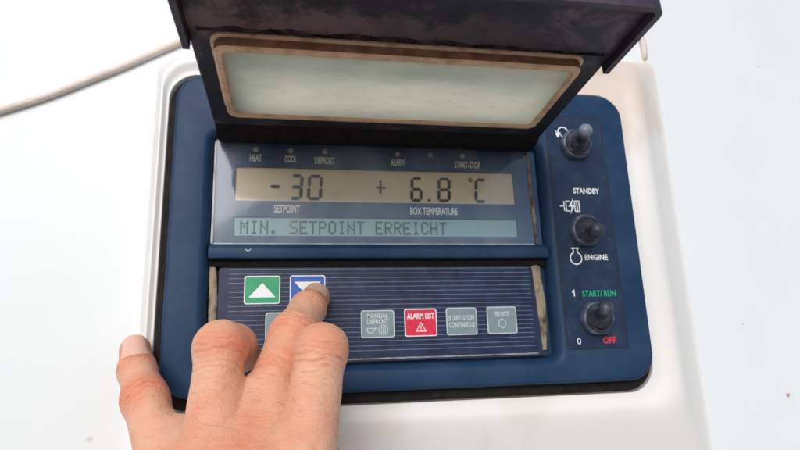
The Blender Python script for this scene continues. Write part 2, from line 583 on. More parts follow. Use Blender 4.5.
# display board with its printed legends
mb = MB()
zb = -5.0
X = [-80, -72.0, 43.2, 53.6]
Y = [36.5, 25.6, 11.6, 5.2, -2.4, -6.4]
for a in range(3):
    for c in range(5):
        if a == 1 and c in (1, 3):
            continue
        mb.add([(X[a], Y[c + 1], zb), (X[a + 1], Y[c + 1], zb), (X[a + 1], Y[c], zb), (X[a], Y[c], zb)], [(0, 1, 2, 3)])
for c in (1, 3):     # the sides of the two screen openings
    mb.loft([[(X[1], Y[c + 1], z), (X[2], Y[c + 1], z), (X[2], Y[c], z), (X[1], Y[c], z)] for z in (zb, -6.2)])
board = part('display_board', mb, 'board')
zt = zb + .04
legends = [(w_, (x - len(w_) * 0.58, y - 1.55, x + len(w_) * 0.58, y + 1.5)) for w_, x, y in (('HEAT', -64.3, 29.4), ('COOL', -50.6, 29.3), ('DEFROST', -37, 29), ('ALARM', -7, 29.1))]
legends += [('START-STOP', (17.4, 27.3, 28.8, 30.3)), ('SETPOINT', (-56.8, 6.9, -46.8, 10.1)), ('BOX TEMPERATURE', (-2.4, 6.7, 17.6, 9.8))]
for w_, bx in legends:
    mb = MB()
    writing(mb, w_, bx, zt, 0.026)
    part('legend', mb, 'print_white', board)
for x in (-64.3, -50.6, -37, -6.9, 7.2, 21.2):
    mb = MB()
    mb.loft([[(p[0], p[1], z) for p in circle(x, 32.9, r)] for r, z in ((1.15, zb + .02), (1.05, zb + .35), (0.6, zb + .6))], False, True)
    part('indicator_light', mb, 'led', board, smooth=50)

# two liquid crystal screens
zl = -6.0
mb = MB()
mb.add([(X[1] - .5, Y[2] - .4, zl), (X[2] + .5, Y[2] - .4, zl), (X[2] + .5, Y[1] + .4, zl), (X[1] - .5, Y[1] + .4, zl)], [(0, 1, 2, 3)])
lcd1 = part('lcd_screen', mb, 'lcd_tan')
SEG = {'0': 'abcdef', '3': 'abcdg', '6': 'acdefg', '8': 'abcdefg', 'C': 'adef', '-': 'g'}


def seven(mb, ch, x0, y0, x1, y1, z, t=1.25):
    s = 0.06 * (y1 - y0)
    k = lambda y: (y - y0) * s / (y1 - y0)
    ym = (y0 + y1) / 2
    g = 0.16

    def bar(xa, ya, xb, yb):
        d = Vector((xb - xa, yb - ya))
        L = d.length
        d.normalize()
        nn = Vector((-d.y, d.x)) * t / 2
        A, Bv = Vector((xa, ya)), Vector((xb, yb))
        pts = [A + d * g, A + d * (g + t / 2) + nn, Bv - d * (g + t / 2) + nn, Bv - d * g, Bv - d * (g + t / 2) - nn, A + d * (g + t / 2) - nn]
        poly(mb, [(p.x + k(p.y), p.y) for p in pts][::-1], z)
    seg = {'a': (x0, y1, x1, y1), 'b': (x1, ym, x1, y1), 'c': (x1, y0, x1, ym), 'd': (x0, y0, x1, y0), 'e': (x0, y0, x0, ym), 'f': (x0, ym, x0, y1), 'g': (x0, ym, x1, ym)}
    for q in SEG[ch]:
        bar(*seg[q])


zs = zl + .4
for ch, x0, x1 in (('-', -59.0, -54.6), ('3', -50.6, -46.6), ('0', -43.6, -38.9), ('6', -1.5, 2.5), ('8', 10.0, 14.4), ('C', 26.1, 30.2)):
    mb = MB()
    seven(mb, ch, x0, 13.0, x1, 22.5, zs)
    part('lcd_digit', mb, 'segment', lcd1)
mb = MB()
stroke(mb, [(-16.3, 18.2), (-12.3, 18.2)], 0.85, zs)
stroke(mb, [(-14.4, 15.6), (-14.25, 21.2)], 0.85, zs + .01)
part('plus_sign', mb, 'segment', lcd1)
mb = MB()
disc(mb, 5.9, 13.1, 0.6, zs)
part('decimal_point', mb, 'segment', lcd1)
mb = MB()
stroke(mb, circle(24.2, 22.3, 0.7), 0.5, zs, True)
part('degree_sign', mb, 'segment', lcd1)
mb = MB()
mb.add([(X[1] - .5, Y[4] - .4, zl), (X[2] + .5, Y[4] - .4, zl), (X[2] + .5, Y[3] + .4, zl), (X[1] - .5, Y[3] + .4, zl)], [(0, 1, 2, 3)])
lcd2 = part('lcd_screen', mb, 'lcd_teal')
DOTS = {'M': '10001 11011 10101 10101 10001 10001 10001', 'I': '01110 00100 00100 00100 00100 00100 01110', 'N': '10001 10001 11001 10101 10011 10001 10001',
        '.': '00000 00000 00000 00000 00000 01100 01100', 'S': '01111 10000 10000 01110 00001 00001 11110', 'E': '11111 10000 10000 11110 10000 10000 11111',
        'T': '11111 00100 00100 00100 00100 00100 00100', 'P': '11110 10001 10001 11110 10000 10000 10000', 'O': '01110 10001 10001 10001 10001 10001 01110',
        'R': '11110 10001 10001 11110 10100 10010 10001', 'C': '01110 10001 10000 10000 10000 10001 01110', 'H': '10001 10001 10001 11111 10001 10001 10001', ' ': '00000 ' * 7}
mb = MB()
pit = 3.77
for i, ch in enumerate('MIN. SETPOINT ERREICHT'):
    for r_, row in enumerate(DOTS[ch].split()):
        for c_, v in enumerate(row):
            if v == '1':
                x = -69.6 + i * pit + c_ * 0.61
                y = 3.75 - r_ * 0.76
                mb.add([(x, y - .70, zs), (x + .56, y - .70, zs), (x + .56, y, zs), (x, y, zs)], [(0, 1, 2, 3)])
part('lcd_text', mb, 'dot', lcd2)

# clear cover with frosted edges, and the worn strip on its right
mb = MB()
mb.add([(-79.6, -5.6, -3.6), (49.6, -5.6, -3.6), (49.6, 36.6, -3.6), (-79.6, 36.6, -3.6)], [(0, 1, 2, 3)])
cover = part('display_cover', mb, 'cover')
mb = MB()
slab(mb, -80.0, -5.9, -79.1, 36.4, 0.2, -4.6, -3.4, 0.2, 2)
slab(mb, -79.05, -6.2, 49.4, -5.6, 0.2, -4.6, -3.4, 0.2, 2)
part('cover_edge', mb, 'cover_edge', cover)


def strip(pts, z0, h, name='worn_strip'):
    """a ragged rubber strip: pts = (y, x left, x right)"""
    mb = MB()
    rows = []
    P = np.array(pts)
    ys = np.linspace(P[0, 0], P[-1, 0], 46)
    for y in ys:
        a = np.interp(-y, -P[:, 0], P[:, 1]) + rng.normal(0, .05)
        c = np.interp(-y, -P[:, 0], P[:, 2]) + rng.normal(0, .05)
        row = []
        for k in range(7):
            t = k / 6
            row.append((a + (c - a) * t, y, z0 + h * math.sin(math.pi * (0.08 + 0.84 * t)) + rng.normal(0, .035)))
        row = [(row[0][0], y, z0 - .6)] + row + [(row[-1][0], y, z0 - .6)]
        rows.append(row)
    mb.loft(rows, False, False, open_=True)
    return part(name, mb, 'tan', smooth=60)


strip([(36, 49.9, 50.8), (22, 49.4, 50.9), (5, 49.9, 51.4), (-5.6, 50.6, 51.6)], -4.2, .7)
strip([(-14.9, -80.0, -77.6), (-28, -79.7, -76.5), (-40, -79.4, -77), (-49.0, -79.0, -77.6)], -4.0, .75)
strip([(-14.6, 47.3, 50.8), (-22, 47.7, 51.4), (-30, 48.2, 52.0), (-40, 48.8, 51.8), (-48.8, 49.0, 50.6)], -4.0, .75)

# divider bar, and a black strip imitating the shaded gap under it
mb = MB()
sec = [(-5.95, -5.0), (-6.1, -3.2), (-6.6, -1.9), (-7.4, -1.0), (-8.4, -0.7), (-11.3, -0.7), (-11.8, -0.9), (-12.1, -1.5), (-12.2, -5.0)]
mb.loft([[(x, y, z) for y, z in sec] for x in (-80.2, 54.0)], open_=True)
bar = part('divider_bar', mb, 'navy', smooth=40)
mb = MB()
stroke(mb, [(-67.0, -8.6), (-65.9, -9.3), (-64.8, -8.6)], 0.28, -0.66)
part('moulded_mark', mb, 'print_grey', bar)
mb = MB()
slab(mb, -80.2, -15.0, 53.4, -12.25, 0.3, -5, -3.3, 0.5, 3)
part('shade_strip', mb, 'bar_shade')

# keypad
mb = MB()
slab(mb, -76.6, -51.2, 51.6, -14.2, 2.2, -6, -4.0, 0.2, 5)
keypad = part('keypad_membrane', mb, 'keypad')
KZ = -4.0
mb = MB()
mb.cur = 0
pts = [(-76 + i * 1.6, -50.1 + rng.normal(0, .025), KZ + .45 + rng.normal(0, .02)) for i in range(78)]
mb.loft([[(x, y - .4, z - .9) for x, y, z in pts], [(x, y - .25, z - .3) for x, y, z in pts], [(x, y + .1, z - .3) for x, y, z in pts], [(x, y + .3, KZ) for x, y, z in pts]], open_=True)
part('worn_edge_strip', mb, 'edge_line', smooth=60)


def key(kind, x0, y0, x1, y1, col, words=None, icon=None):
    mb = MB()
    mb.cur = 1
    slab(mb, x0, y0, x1, y1, 1.0, KZ, KZ + .32, 0.12, 5)
    w = 0.42
    mb.cur = 0
    mb.loft([rr(x0 + w, y0 + w, x1 - w, y1 - w, .7, KZ + .35, 5)], True)
    mb.f[-1] = mb.f[-1][::-1]
    k = part(kind, mb, [col, 'print_white' if col != 'key_grey' else 'print_grey'])
    z = KZ + .39
    if words:
        t = MB()
        for w_, a, b_, c, d in words:
            writing(t, w_, (x0 + a, y0 + b_, x0 + c, y0 + d), z, 0.028)
        part('key_text', t, 'print_white' if col != 'key_grey' else 'print_grey', k)
    if icon:
        t = MB()
        icon(t, x0, y0, x1, y1, z)
        part('key_symbol', t, 'print_white' if col != 'key_grey' else 'print_grey', k)
    return k


def up(t, x0, y0, x1, y1, z):
    poly(t, [(x0 + 1.7, y0 + 2.5), (x1 - 1.7, y0 + 2.5), ((x0 + x1) / 2, y1 - 2.7)], z)


def down(t, x0, y0, x1, y1, z):
    poly(t, [((x0 + x1) / 2, y0 + 2.7), (x1 - 1.7, y1 - 2.5), (x0 + 1.7, y1 - 2.5)], z)


def warn(t, x0, y0, x1, y1, z):
    cx = (x0 + x1) / 2
    stroke(t, [(cx - 1.9, y0 + 2.0), (cx + 1.9, y0 + 2.0), (cx, y0 + 5.2)], 0.32, z, True)
    stroke(t, [(cx, y0 + 4.1), (cx, y0 + 3.0)], 0.34, z)
    disc(t, cx, y0 + 2.5, 0.2, z)


def defrost(t, x0, y0, x1, y1, z):
    stroke(t, [(x0 + 2.4, y0 + 3.9), (x0 + 2.4, y0 + 2.6), (x0 + 3.0, y0 + 1.9), (x0 + 4.3, y0 + 1.9), (x0 + 5.0, y0 + 2.7), (x0 + 5.9, y0 + 3.9)], 0.34, z)
    stroke(t, [(x0 + 2.4, y0 + 3.6), (x0 + 5.7, y0 + 3.6)], 0.3, z + .01)
    stroke(t, circle(x0 + 8.6, y0 + 3.0, 1.75), 0.3, z, True)
    for dx in (-.7, 0, .7):
        stroke(t, [(x0 + 8.6 + dx, y0 + 1.7), (x0 + 8.6 + dx, y0 + 4.3)], 0.26, z + .01)


def cycle(t, x0, y0, x1, y1, z):
    cx, cy = (x0 + x1) / 2, y0 + 4.1
    stroke(t, circle(cx, cy, 1.55, 100, 260), 0.3, z)
    stroke(t, circle(cx, cy, 1.55, -80, 80), 0.3, z)
    poly(t, [(cx - .75, cy + 1.6), (cx + .1, cy + 1.05), (cx + .1, cy + 2.1)], z + .01)
    poly(t, [(cx + .75, cy - 1.6), (cx - .1, cy - 1.05), (cx - .1, cy - 2.1)], z + .01)


key('arrow_key', -67.2, -28.9, -53.9, -18.2, 'key_green', None, up)['label'] = 'green key with a white up arrow'
key('arrow_key', -50.4, -28.9, -37.0, -18.1, 'key_blue', None, down)['label'] = 'blue key with a white down arrow'
key('function_key', -59.2, -42.4, -46.2, -32.0, 'key_grey')
key('function_key', -23.6, -42.4, -10.6, -31.9, 'key_grey', [('MANUAL', 2.4, 7.4, 10.6, 9.3), ('DEFROST', 2.4, 5.2, 10.6, 7.1)], defrost)
key('function_key', -6.7, -42.3, 6.2, -31.6, 'key_red', [('ALARM LIST', 1.0, 6.7, 11.9, 9.0)], warn)['label'] = 'red alarm list key'
key('function_key', 10.0, -42.2, 22.5, -31.5, 'key_grey', [('START-STOP/', 1.0, 5.7, 11.5, 7.7), ('CONTINUOUS', 1.0, 3.0, 11.5, 5.0)])
key('function_key', 26.7, -42.1, 39.1, -31.4, 'key_grey', [('SELECT', 3.1, 6.8, 9.3, 8.8)], cycle)

# switch plate with its groove and printing
mb = MB()
px0, py0, px1, py1 = 58.2, -48.9, 83.7, 50.2
stroke(mb, [p[:2] for p in rr(px0 - .25, py0 - .2, px1 + .3, py1 + .3, .6, 0, 3)], 0.6, 0.02, True)
part('plate_groove', mb, 'groove')
mb = MB()
slab(mb, px0, py0, px1, py1, 2.6, -.2, 0.18, 0.1, 5)
plate = part('switch_plate', mb, 'plate')
zp = 0.24
for w_, bx in (('STANDBY', (67.4, 15.4, 79.4, 17.8)), ('ENGINE', (69.3, -13.3, 79.6, -10.9)), ('1', (62.0, -28.1, 63.4, -25.6)), ('0', (62.1, -47.2, 63.7, -44.7))):
    mb = MB()
    if w_ == '1':
        stroke(mb, [(62.0, -26.5), (62.95, -25.7), (62.95, -28.2)], 0.5, zp)
    else:
        writing(mb, w_, bx, zp, 0.03 if len(w_) > 1 else 0.0)
    part('lettering', mb, 'print_white', plate)
mb = MB()
writing(mb, 'START/ RUN', (66.4, -28.4, 81.3, -25.8), zp, 0.025)
part('lettering', mb, 'print_green', plate)
mb = MB()
writing(mb, 'OFF', (73.2, -47.2, 78.9, -44.6), zp, 0.03)
part('lettering', mb, 'print_red', plate)
mb = MB()      # plug-in motor symbol
stroke(mb, [(60.6, 9.8), (62.6, 9.8)], 0.5, zp)
stroke(mb, [(62.6, 12.0), (62.6, 7.7)], 0.5, zp)
stroke(mb, [(63.5, 12.0), (65.2, 12.0)], 0.42, zp)
stroke(mb, [(63.5, 7.7), (65.0, 7.7)], 0.42, zp)
stroke(mb, [(63.5, 12.2), (63.5, 7.5)], 0.42, zp + .01)
for x in (67.4, 68.4, 69.4):
    stroke(mb, [(x, 12.1), (x, 7.6)], 0.5, zp)
stroke(mb, [(67.2, 12.1), (69.6, 12.1)], 0.42, zp + .01)
stroke(mb, [(67.2, 7.6), (69.6, 7.6)], 0.42, zp + .01)
poly(mb, [(66.9, 13.4), (64.4, 9.5), (65.9, 9.5), (65.0, 6.2), (67.6, 10.4), (66.1, 10.4)], zp + .02)
part('motor_symbol', mb, 'print_white', plate)
mb = MB()      # engine flask symbol
stroke(mb, circle(65.4, -12.5, 2.5, 110, 430), 0.5, zp)
stroke(mb, [(64.5, -10.2), (64.5, -8.4)], 0.5, zp + .01)
stroke(mb, [(66.3, -10.2), (66.3, -8.4)], 0.5, zp + .01)
stroke(mb, [(63.6, -8.3), (67.2, -8.3)], 0.5, zp + .02)
part('engine_symbol', mb, 'print_white', plate)
mb = MB()      # turning arrow at the top switch
stroke(mb, circle(65.6, 43.2, 2.3, -60, 205), 0.5, zp)
poly(mb, [(61.9, 42.6), (64.6, 43.0), (63.0, 40.4)], zp + .01)
stroke(mb, [(62.0, 44.0), (63.6, 41.6), (63.9, 43.0), (65.2, 40.2)], 0.4, zp + .02)
part('restart_symbol', mb, 'print_white', plate)


def toggle(x, y, tip, tipmat='boot'):
    t = bpy.data.objects.new('toggle_switch', None)
    mb = MB()
    prof = [(7.3, .2), (7.3, 2.6), (6.9, 3.2), (5.6, 3.5), (5.4, 3.1)]
    loops = []
    for r, z in prof:
        k = 0.55 if r > 6 else 1.0
        loop = []
        for i in range(48):
            a = R(i * 7.5 + 12)
            hexr = r * math.cos(R(30)) / math.cos((a % R(60)) - R(30))
            q = hexr * k + r * .93 * (1 - k) if r > 6 else r
            loop.append((x + q * math.cos(a), y + q * math.sin(a), z))
        loops.append(loop)
    mb.loft(loops, False, True)
    root = part('toggle_switch', mb, 'nut', smooth=35)
    mb = MB()
    mb.loft([[(x + r * math.cos(R(a)), y + r * math.sin(R(a)), z) for a in range(0, 360, 10)] for r, z in
             ((5.75, 3.0), (5.75, 3.9), (5.5, 4.2), (4.9, 4.2), (4.7, 3.8))])
    part('collar', mb, 'collar', root, smooth=40)
    mb = MB()
    A, T = Vector((x, y, 3.2)), Vector(tip)
    d = (T - A)
    L = d.length
    d.normalize()
    prof = [(0.0, 4.8), (0.07, 4.85), (0.13, 4.6), (0.19, 3.9), (0.24, 3.75), (0.30, 3.3), (0.36, 2.75), (0.44, 2.45), (0.55, 2.35), (0.68, 2.5), (0.80, 2.85), (0.88, 2.85), (0.94, 2.45), (0.98, 1.5), (1.0, 0.4)]
    loops = []
    for s, r in prof:
        w = min(1, max(0, (s - .05) / .35))
        dirv = Vector((0, 0, 1)).lerp(d, w).normalized()
        u = (Vector((0, 1, 0)) - dirv * dirv.y).normalized()
        v = dirv.cross(u)
        c = A + d * (L * s)
        loops.append([tuple(c + u * (r * math.cos(R(a))) + v * (r * math.sin(R(a)))) for a in range(0, 360, 12)])
    mb.loft(loops, False, True)
    k = len(loops[0]) * 9
    mb.mi = [1 if f[0] >= k else 0 for f in mb.f]
    part('rubber_boot', mb, ['boot', tipmat], root, smooth=60)
    return root


toggle(70.4, 37.2, (67.2, 37.6, 17.5), 'worn_tip')
toggle(70.4, -1.0, (67.4, -4.9, 17.0))
toggle(71.0, -37.2, (66.7, -33.9, 17.5))

# ------------------------------------------------------------------ lid, open at right angles
HY = 36.3


def lm(x, s, h):
    return (x, HY + .0687 * s + .9976 * h, .9976 * s - .0687 * h)


mb = MB()
o_ = lambda i, h: rr(-78.6 + i, -2 + i, 50.8 - i, 91.2 - i, 2.5, h, 5)
q_ = lambda h: rr(-68.6, 27.4, 38.4, 61.8, 3, h, 5)
mb.loft([o_(.4, 0), q_(0), q_(3.4), o_(.4, 3.4), o_(0, 3.0), o_(0, .4)], ring=True)
lid = part('lid', mb.map(lm), 'lid', smooth=35)
mb = MB()      # raised rim round the outer half
path = [(-79.6, 60.2), (-79.6, 80)] + [(-79.6 + 3 - 3 * math.cos(R(a)), 88.8 + 3 * math.sin(R(a))) for a in range(0, 91, 15)] + \
       [(51.6 - 3 + 3 * math.cos(R(a)), 88.8 + 3 * math.sin(R(a))) for a in range(90, -1, -15)] + [(51.6, 80), (51.6, 60.2)]
P = [Vector(p) for p in path]
outer, inner = [], []
for i, p in enumerate(P):
    t = (P[min(i + 1, len(P) - 1)] - P[max(i - 1, 0)]).normalized()
    nn = Vector((-t.y, t.x))
    outer.append(p + nn * .95)
    inner.append(p - nn * .95)
ringl = []
for a, (off, h) in enumerate(((0, -2.6), (0.0, 3.2), (.4, 3.7))):
    ringl.append([(p.x, p.y, h) for p in outer])
for h in (3.7, -2.6):
    ringl.append([(p.x, p.y, h) for p in inner])
mb.loft(ringl, ring=True, open_=True)
L_ = len(P)
mb.f.append((0, L_, 2 * L_, 3 * L_, 4 * L_)); mb.mi.append(0)
mb.f.append(tuple(k * L_ + L_ - 1 for k in (4, 3, 2, 1, 0))); mb.mi.append(0)
part('lid_rim', mb.map(lm), 'lid_rim', lid, smooth=35)
mb = MB()      # hinge bar
sec = [(-3.2, 2.0), (-3.4, -0.2), (-2.4, -1.5), (2, -2.0), (6, -1.7), (9, -.8), (10, -.05)]
mb.loft([[(x, s, h) for s, h in sec] for x in (-78.2, -30, 10, 50.2)], open_=True)
part('hinge_bar', mb.map(lm), 'rubber', lid, smooth=60)
# gasket block that carries the window
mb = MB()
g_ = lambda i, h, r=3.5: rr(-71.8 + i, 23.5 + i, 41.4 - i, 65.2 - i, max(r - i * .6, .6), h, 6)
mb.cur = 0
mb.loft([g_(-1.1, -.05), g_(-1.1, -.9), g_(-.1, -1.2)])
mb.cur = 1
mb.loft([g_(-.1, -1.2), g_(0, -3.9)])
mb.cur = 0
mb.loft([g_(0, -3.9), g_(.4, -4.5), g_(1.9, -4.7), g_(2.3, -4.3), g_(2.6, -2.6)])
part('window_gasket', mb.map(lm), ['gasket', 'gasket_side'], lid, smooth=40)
mb = MB()
mb.loft([g_(2.4, -3.2), g_(2.4, -3.9)], True, True)
part('lid_window', mb.map(lm), 'window', lid)
# dried crust on the inside of the lid
mb = MB()
nx, ns = 150, 16
rows = []
wob = np.convolve(rng.normal(0, 1, nx + 20), np.ones(9) / 9, 'same')[:nx]
for j in range(ns):
    row = []
    for i in range(nx):
        x = -76 + 124 * i / (nx - 1)
        wid = (2.6 + 1.6 * wob[i]) * (1.0 if x < -10 else max(.3, 1 - (x + 10) / 60))
        s = 66.0 + max(wid, 1.5) * j / (ns - 1)
        env = math.sin(math.pi * j / (ns - 1)) ** .6
        h = .04 - env * (0.15 + .55 * rng.random()) * (1 if j < 6 else .6)
        row.append((x, s, h if 0 < j < ns - 1 else .1))
    rows.append(row)
mb.loft(rows, open_=True)
part('dried_crust', mb.map(lm), 'crust', lid, smooth=80)

# ------------------------------------------------------------------ cable on the wall
mb = MB()
cp = [(-330, -10, -12.8), (-240, 19, -12.8), (-162, 48.8, -12.8), (-127.5, 65.8, -12.8), (-94.5, 85, -12.8), (-50, 110, -12.8), (10, 130, -12.8), (75, 131, -12.8), (110, 118, -12.8), (119.3, 102.2, -12.8), (120.4, 92.6, -13.0), (120.6, 90.0, -15.0)]


def catmull(cp, n=14):
    P = [Vector(p) for p in cp]
    out = []
    for i in range(len(P) - 1):
        p0, p1, p2, p3 = P[max(i - 1, 0)], P[i], P[i + 1], P[min(i + 2, len(P) - 1)]
        for k in range(n):
            t = k / n
            out.append(.5 * ((2 * p1) + (-p0 + p2) * t + (2 * p0 - 5 * p1 + 4 * p2 - p3) * t * t + (-p0 + 3 * p1 - 3 * p2 + p3) * t ** 3))
    return out + [P[-1]]


pts = catmull(cp)
loops = []
for i, p in enumerate(pts):
    t = (pts[min(i + 1, len(pts) - 1)] - pts[max(i - 1, 0)]).normalized()
    u = (Vector((0, 0, 1)) - t * t.z).normalized()
    v = t.cross(u)
    loops.append([tuple(p + u * (1.4 * math.cos(R(a))) + v * (1.4 * math.sin(R(a)))) for a in range(0, 360, 30)])
mb.loft(loops, True, True)
cab = place(link('cable', mb, 'cable', origin=(-94.5, 85, -14), smooth=60), (-94.5, 85, -14))
tag(cab, 'thin beige cable running slantwise over the white wall behind the lid', 'cable')

# ------------------------------------------------------------------ the hand (a left hand, middle finger on the blue key)
FING = dict(
    little=[(-79.5, -84.0, 43, 8.2), (-93.8, -60.2, 20, 6.6), (-99.5, -51.6, 9, 5.6), (-102.6, -44.6, 1.4, 5.1)],
    ring=[(-71.0, -84.0, 53, 8.6), (-69.3, -45.6, 40, 6.7), (-66.8, -45.2, 27, 6.2), (-65.4, -47.6, 12, 5.7)],
    middle=[(-61.5, -80.5, 53, 9.8), (-48.9, -42.2, 27, 7.2), (-44.0, -32.7, 12.5, 5.9), (-40.9, -27.6, 2.6, 5.3)],
    index=[(-46.5, -84.5, 62, 9.4), (-40.9, -47.8, 51, 6.85), (-40.5, -46.6, 30, 6.6), (-41.0, -54.0, 13, 6.0)])
WRIST = np.array((-66., -150., 74.))
FORE = np.array((-60., -235., 112.))


def seg(p, a, b, ra, rb):
    a, b = np.asarray(a, np.float32), np.asarray(b, np.float32)
    ab = b - a
    t = np.clip(((p - a) @ ab) / (ab @ ab), 0, 1)
    return np.linalg.norm(p - a - t[..., None] * ab, axis=-1) - (ra + (rb - ra) * t)


def smin(a, b, k):
    h = np.clip(.5 + .5 * (b - a) / k, 0, 1)
    return b + (a - b) * h - k * h * (1 - h)


def hand_sdf(p):
    fs = []
    for nme, f in FING.items():
        d = None
        for i in range(3):
            s = seg(p, f[i][:3], f[i + 1][:3], f[i][3] - (1.3 if i == 0 else 0), f[i + 1][3])
            if i == 0:   # a slight waist between the knuckles
                a, b = np.array(f[0][:3], np.float32), np.array(f[1][:3], np.float32)
            d = s if d is None else smin(d, s, 4.0 if nme == 'ring' else 3.0)
        if nme in ('ring', 'index'):     # the bent middle joint is broad and flat across
            k = np.array(f[1][:3], np.float32)
            lat = np.array((1.3, .2, .2), np.float32)
            d = smin(d, seg(p, k - lat, k + lat, f[1][3] - .75, f[1][3] - .75), 2.0)
        fs.append(d)
    fin = fs[0]
    for d in fs[1:]:
        fin = smin(fin, d, 0.5)
    palm = None
    wr = {'little': (-13, 0), 'ring': (-5, 3), 'middle': (4, 4), 'index': (12, 1)}
    for nme, f in FING.items():
        q = WRIST + np.array((wr[nme][0], 0, wr[nme][1]))
        m0 = np.array(f[0][:3]) + np.array((0, 0, -3.0))
        s = seg(p, m0, q, 10.2, 13)
        palm = s if palm is None else smin(palm, s, 9)
    # webs: the skin between two fingers, from the knuckles up to the fork
    for a, b, w, r in (('little', 'ring', (-78.4, -70.3, 30), 5.4), ('ring', 'middle', (-63.0, -61.5, 39.5), 5.4), ('middle', 'index', (-48.5, -66.5, 44), 5.0)):
        ma = (np.array(FING[a][0][:3]) + np.array(FING[b][0][:3])) / 2 + (0, 2, 2.0)
        palm = smin(palm, seg(p, w, ma, r, 9.6), 4)
    # thumb side: heel, thumb tucked under the palm
    th = [(-52, -140, 62, 14), (-36, -118, 48, 12), (-34, -96, 34, 9.5), (-42, -80, 24, 8)]
    for i in range(3):
        palm = smin(palm, seg(p, th[i][:3], th[i + 1][:3], th[i][3], th[i + 1][3]), 6)
    palm = smin(palm, seg(p, WRIST + (-9, 0, 0), FORE + (-12, 0, 0), 17, 24), 10)
    palm = smin(palm, seg(p, WRIST + (9, 0, 0), FORE + (12, 0, 0), 17, 24), 10)
    return smin(fin, palm, 6.0)


def surface_nets(fn, lo, hi, h, block=16):
    lo = np.array(lo, float)
    n = np.ceil((np.array(hi) - lo) / h / block).astype(int) * block
    D = np.full(n, 9.0, np.float32)
    bi = np.stack(np.meshgrid(*[np.arange(k // block) for k in n], indexing='ij'), -1).reshape(-1, 3)
    cen = (lo + (bi * block + block / 2) * h).astype(np.float32)
    dc = fn(cen)
    rad = block * h * .9 + 2.5
    off = np.stack(np.meshgrid(*[np.arange(block)] * 3, indexing='ij'), -1)
    for b, d in zip(bi, dc):
        s = tuple(slice(k * block, (k + 1) * block) for k in b)
        if abs(d) < rad:
            D[s] = fn((lo + (off + b * block) * h).astype(np.float32))
        else:
            D[s] = 9.0 if d > 0 else -9.0
    ins = D < 0
    nx, ny, nz = n - 1
    cell_sum = np.zeros((nx, ny, nz), np.int8)
    for i in (0, 1):
        for j in (0, 1):
            for k in (0, 1):
                cell_sum += ins[i:i + nx, j:j + ny, k:k + nz]
    act = (cell_sum > 0) & (cell_sum < 8)
    ci = np.argwhere(act)
    idx = np.full((nx, ny, nz), -1, np.int64)
    idx[act] = np.arange(len(ci))
    acc = np.zeros((len(ci), 3))
    cnt = np.zeros(len(ci))
    corners = [(i, j, k) for i in (0, 1) for j in (0, 1) for k in (0, 1)]
    for a in corners:
        for ax in range(3):
            if a[ax]:
                continue
            b = list(a)
            b[ax] = 1
            da = D[ci[:, 0] + a[0], ci[:, 1] + a[1], ci[:, 2] + a[2]]
            db = D[ci[:, 0] + b[0], ci[:, 1] + b[1], ci[:, 2] + b[2]]
            cr_ = (da < 0) != (db < 0)
            t = np.where(cr_, da / np.where(cr_, da - db, 1), 0)
            pt = np.array(a)[None] + t[:, None] * (np.array(b) - np.array(a))[None]
            acc[cr_] += pt[cr_]
            cnt[cr_] += 1
    V = lo + (ci + acc / cnt[:, None]) * h
    F = []
    for ax in range(3):
        u, w = (ax + 1) % 3, (ax + 2) % 3
        sa = [slice(0, k) for k in n]
        sb = [slice(0, k) for k in n]
        sa[ax] = slice(0, n[ax] - 1)
        sb[ax] = slice(1, n[ax])
        A, Bq = ins[tuple(sa)], ins[tuple(sb)]
        e = np.argwhere(A != Bq)
        flip = A[tuple(e.T)]
        ok = (e[:, u] > 0) & (e[:, w] > 0) & (e[:, u] < n[u] - 1) & (e[:, w] < n[w] - 1)
        e, flip = e[ok], flip[ok]
        q = []
        for du, dw in ((0, 0), (-1, 0), (-1, -1), (0, -1)):
            c = e.copy()
            c[:, u] += du
            c[:, w] += dw
            q.append(idx[tuple(c.T)])
        q = np.stack(q, 1)
        q[~flip] = q[~flip][:, ::-1]
        F.append(q)
    F = np.concatenate(F)
    F = F[(F >= 0).all(1)]
    return V, F


def grad(fn, p, e=.25):
    g = np.stack([fn(p + np.eye(3, dtype=np.float32)[k] * e) - fn(p - np.eye(3, dtype=np.float32)[k] * e) for k in range(3)], -1)
    return g / np.linalg.norm(g, axis=-1, keepdims=True).clip(1e-6)


def vnoise(p, scale, seed):
    """smooth value noise"""
    q = p / scale + seed * 17.3
    i = np.floor(q).astype(np.int64)
    f = q - i
    f = f * f * (3 - 2 * f)
    out = 0
    for a in (0, 1):
        for b in (0, 1):
            for c in (0, 1):
                hsh = ((i[:, 0] + a) * 73856093) ^ ((i[:, 1] + b) * 19349663) ^ ((i[:, 2] + c) * 83492791)
                hsh = (hsh * 2654435761 + seed * 97) & 0xFFFFFF
                r = hsh / 0xFFFFFF
                out = out + r * np.where(a, f[:, 0], 1 - f[:, 0]) * np.where(b, f[:, 1], 1 - f[:, 1]) * np.where(c, f[:, 2], 1 - f[:, 2])
    return out * 2 - 1


V, F = surface_nets(hand_sdf, (-118, -215, -8), (-10, -15, 135), 0.42)
Vf = V.astype(np.float32)
Nn = grad(hand_sdf, Vf)
disp = np.zeros(len(V))
tone = np.zeros(len(V))
CAM = np.array((-47.3, -52.4, 216.4))


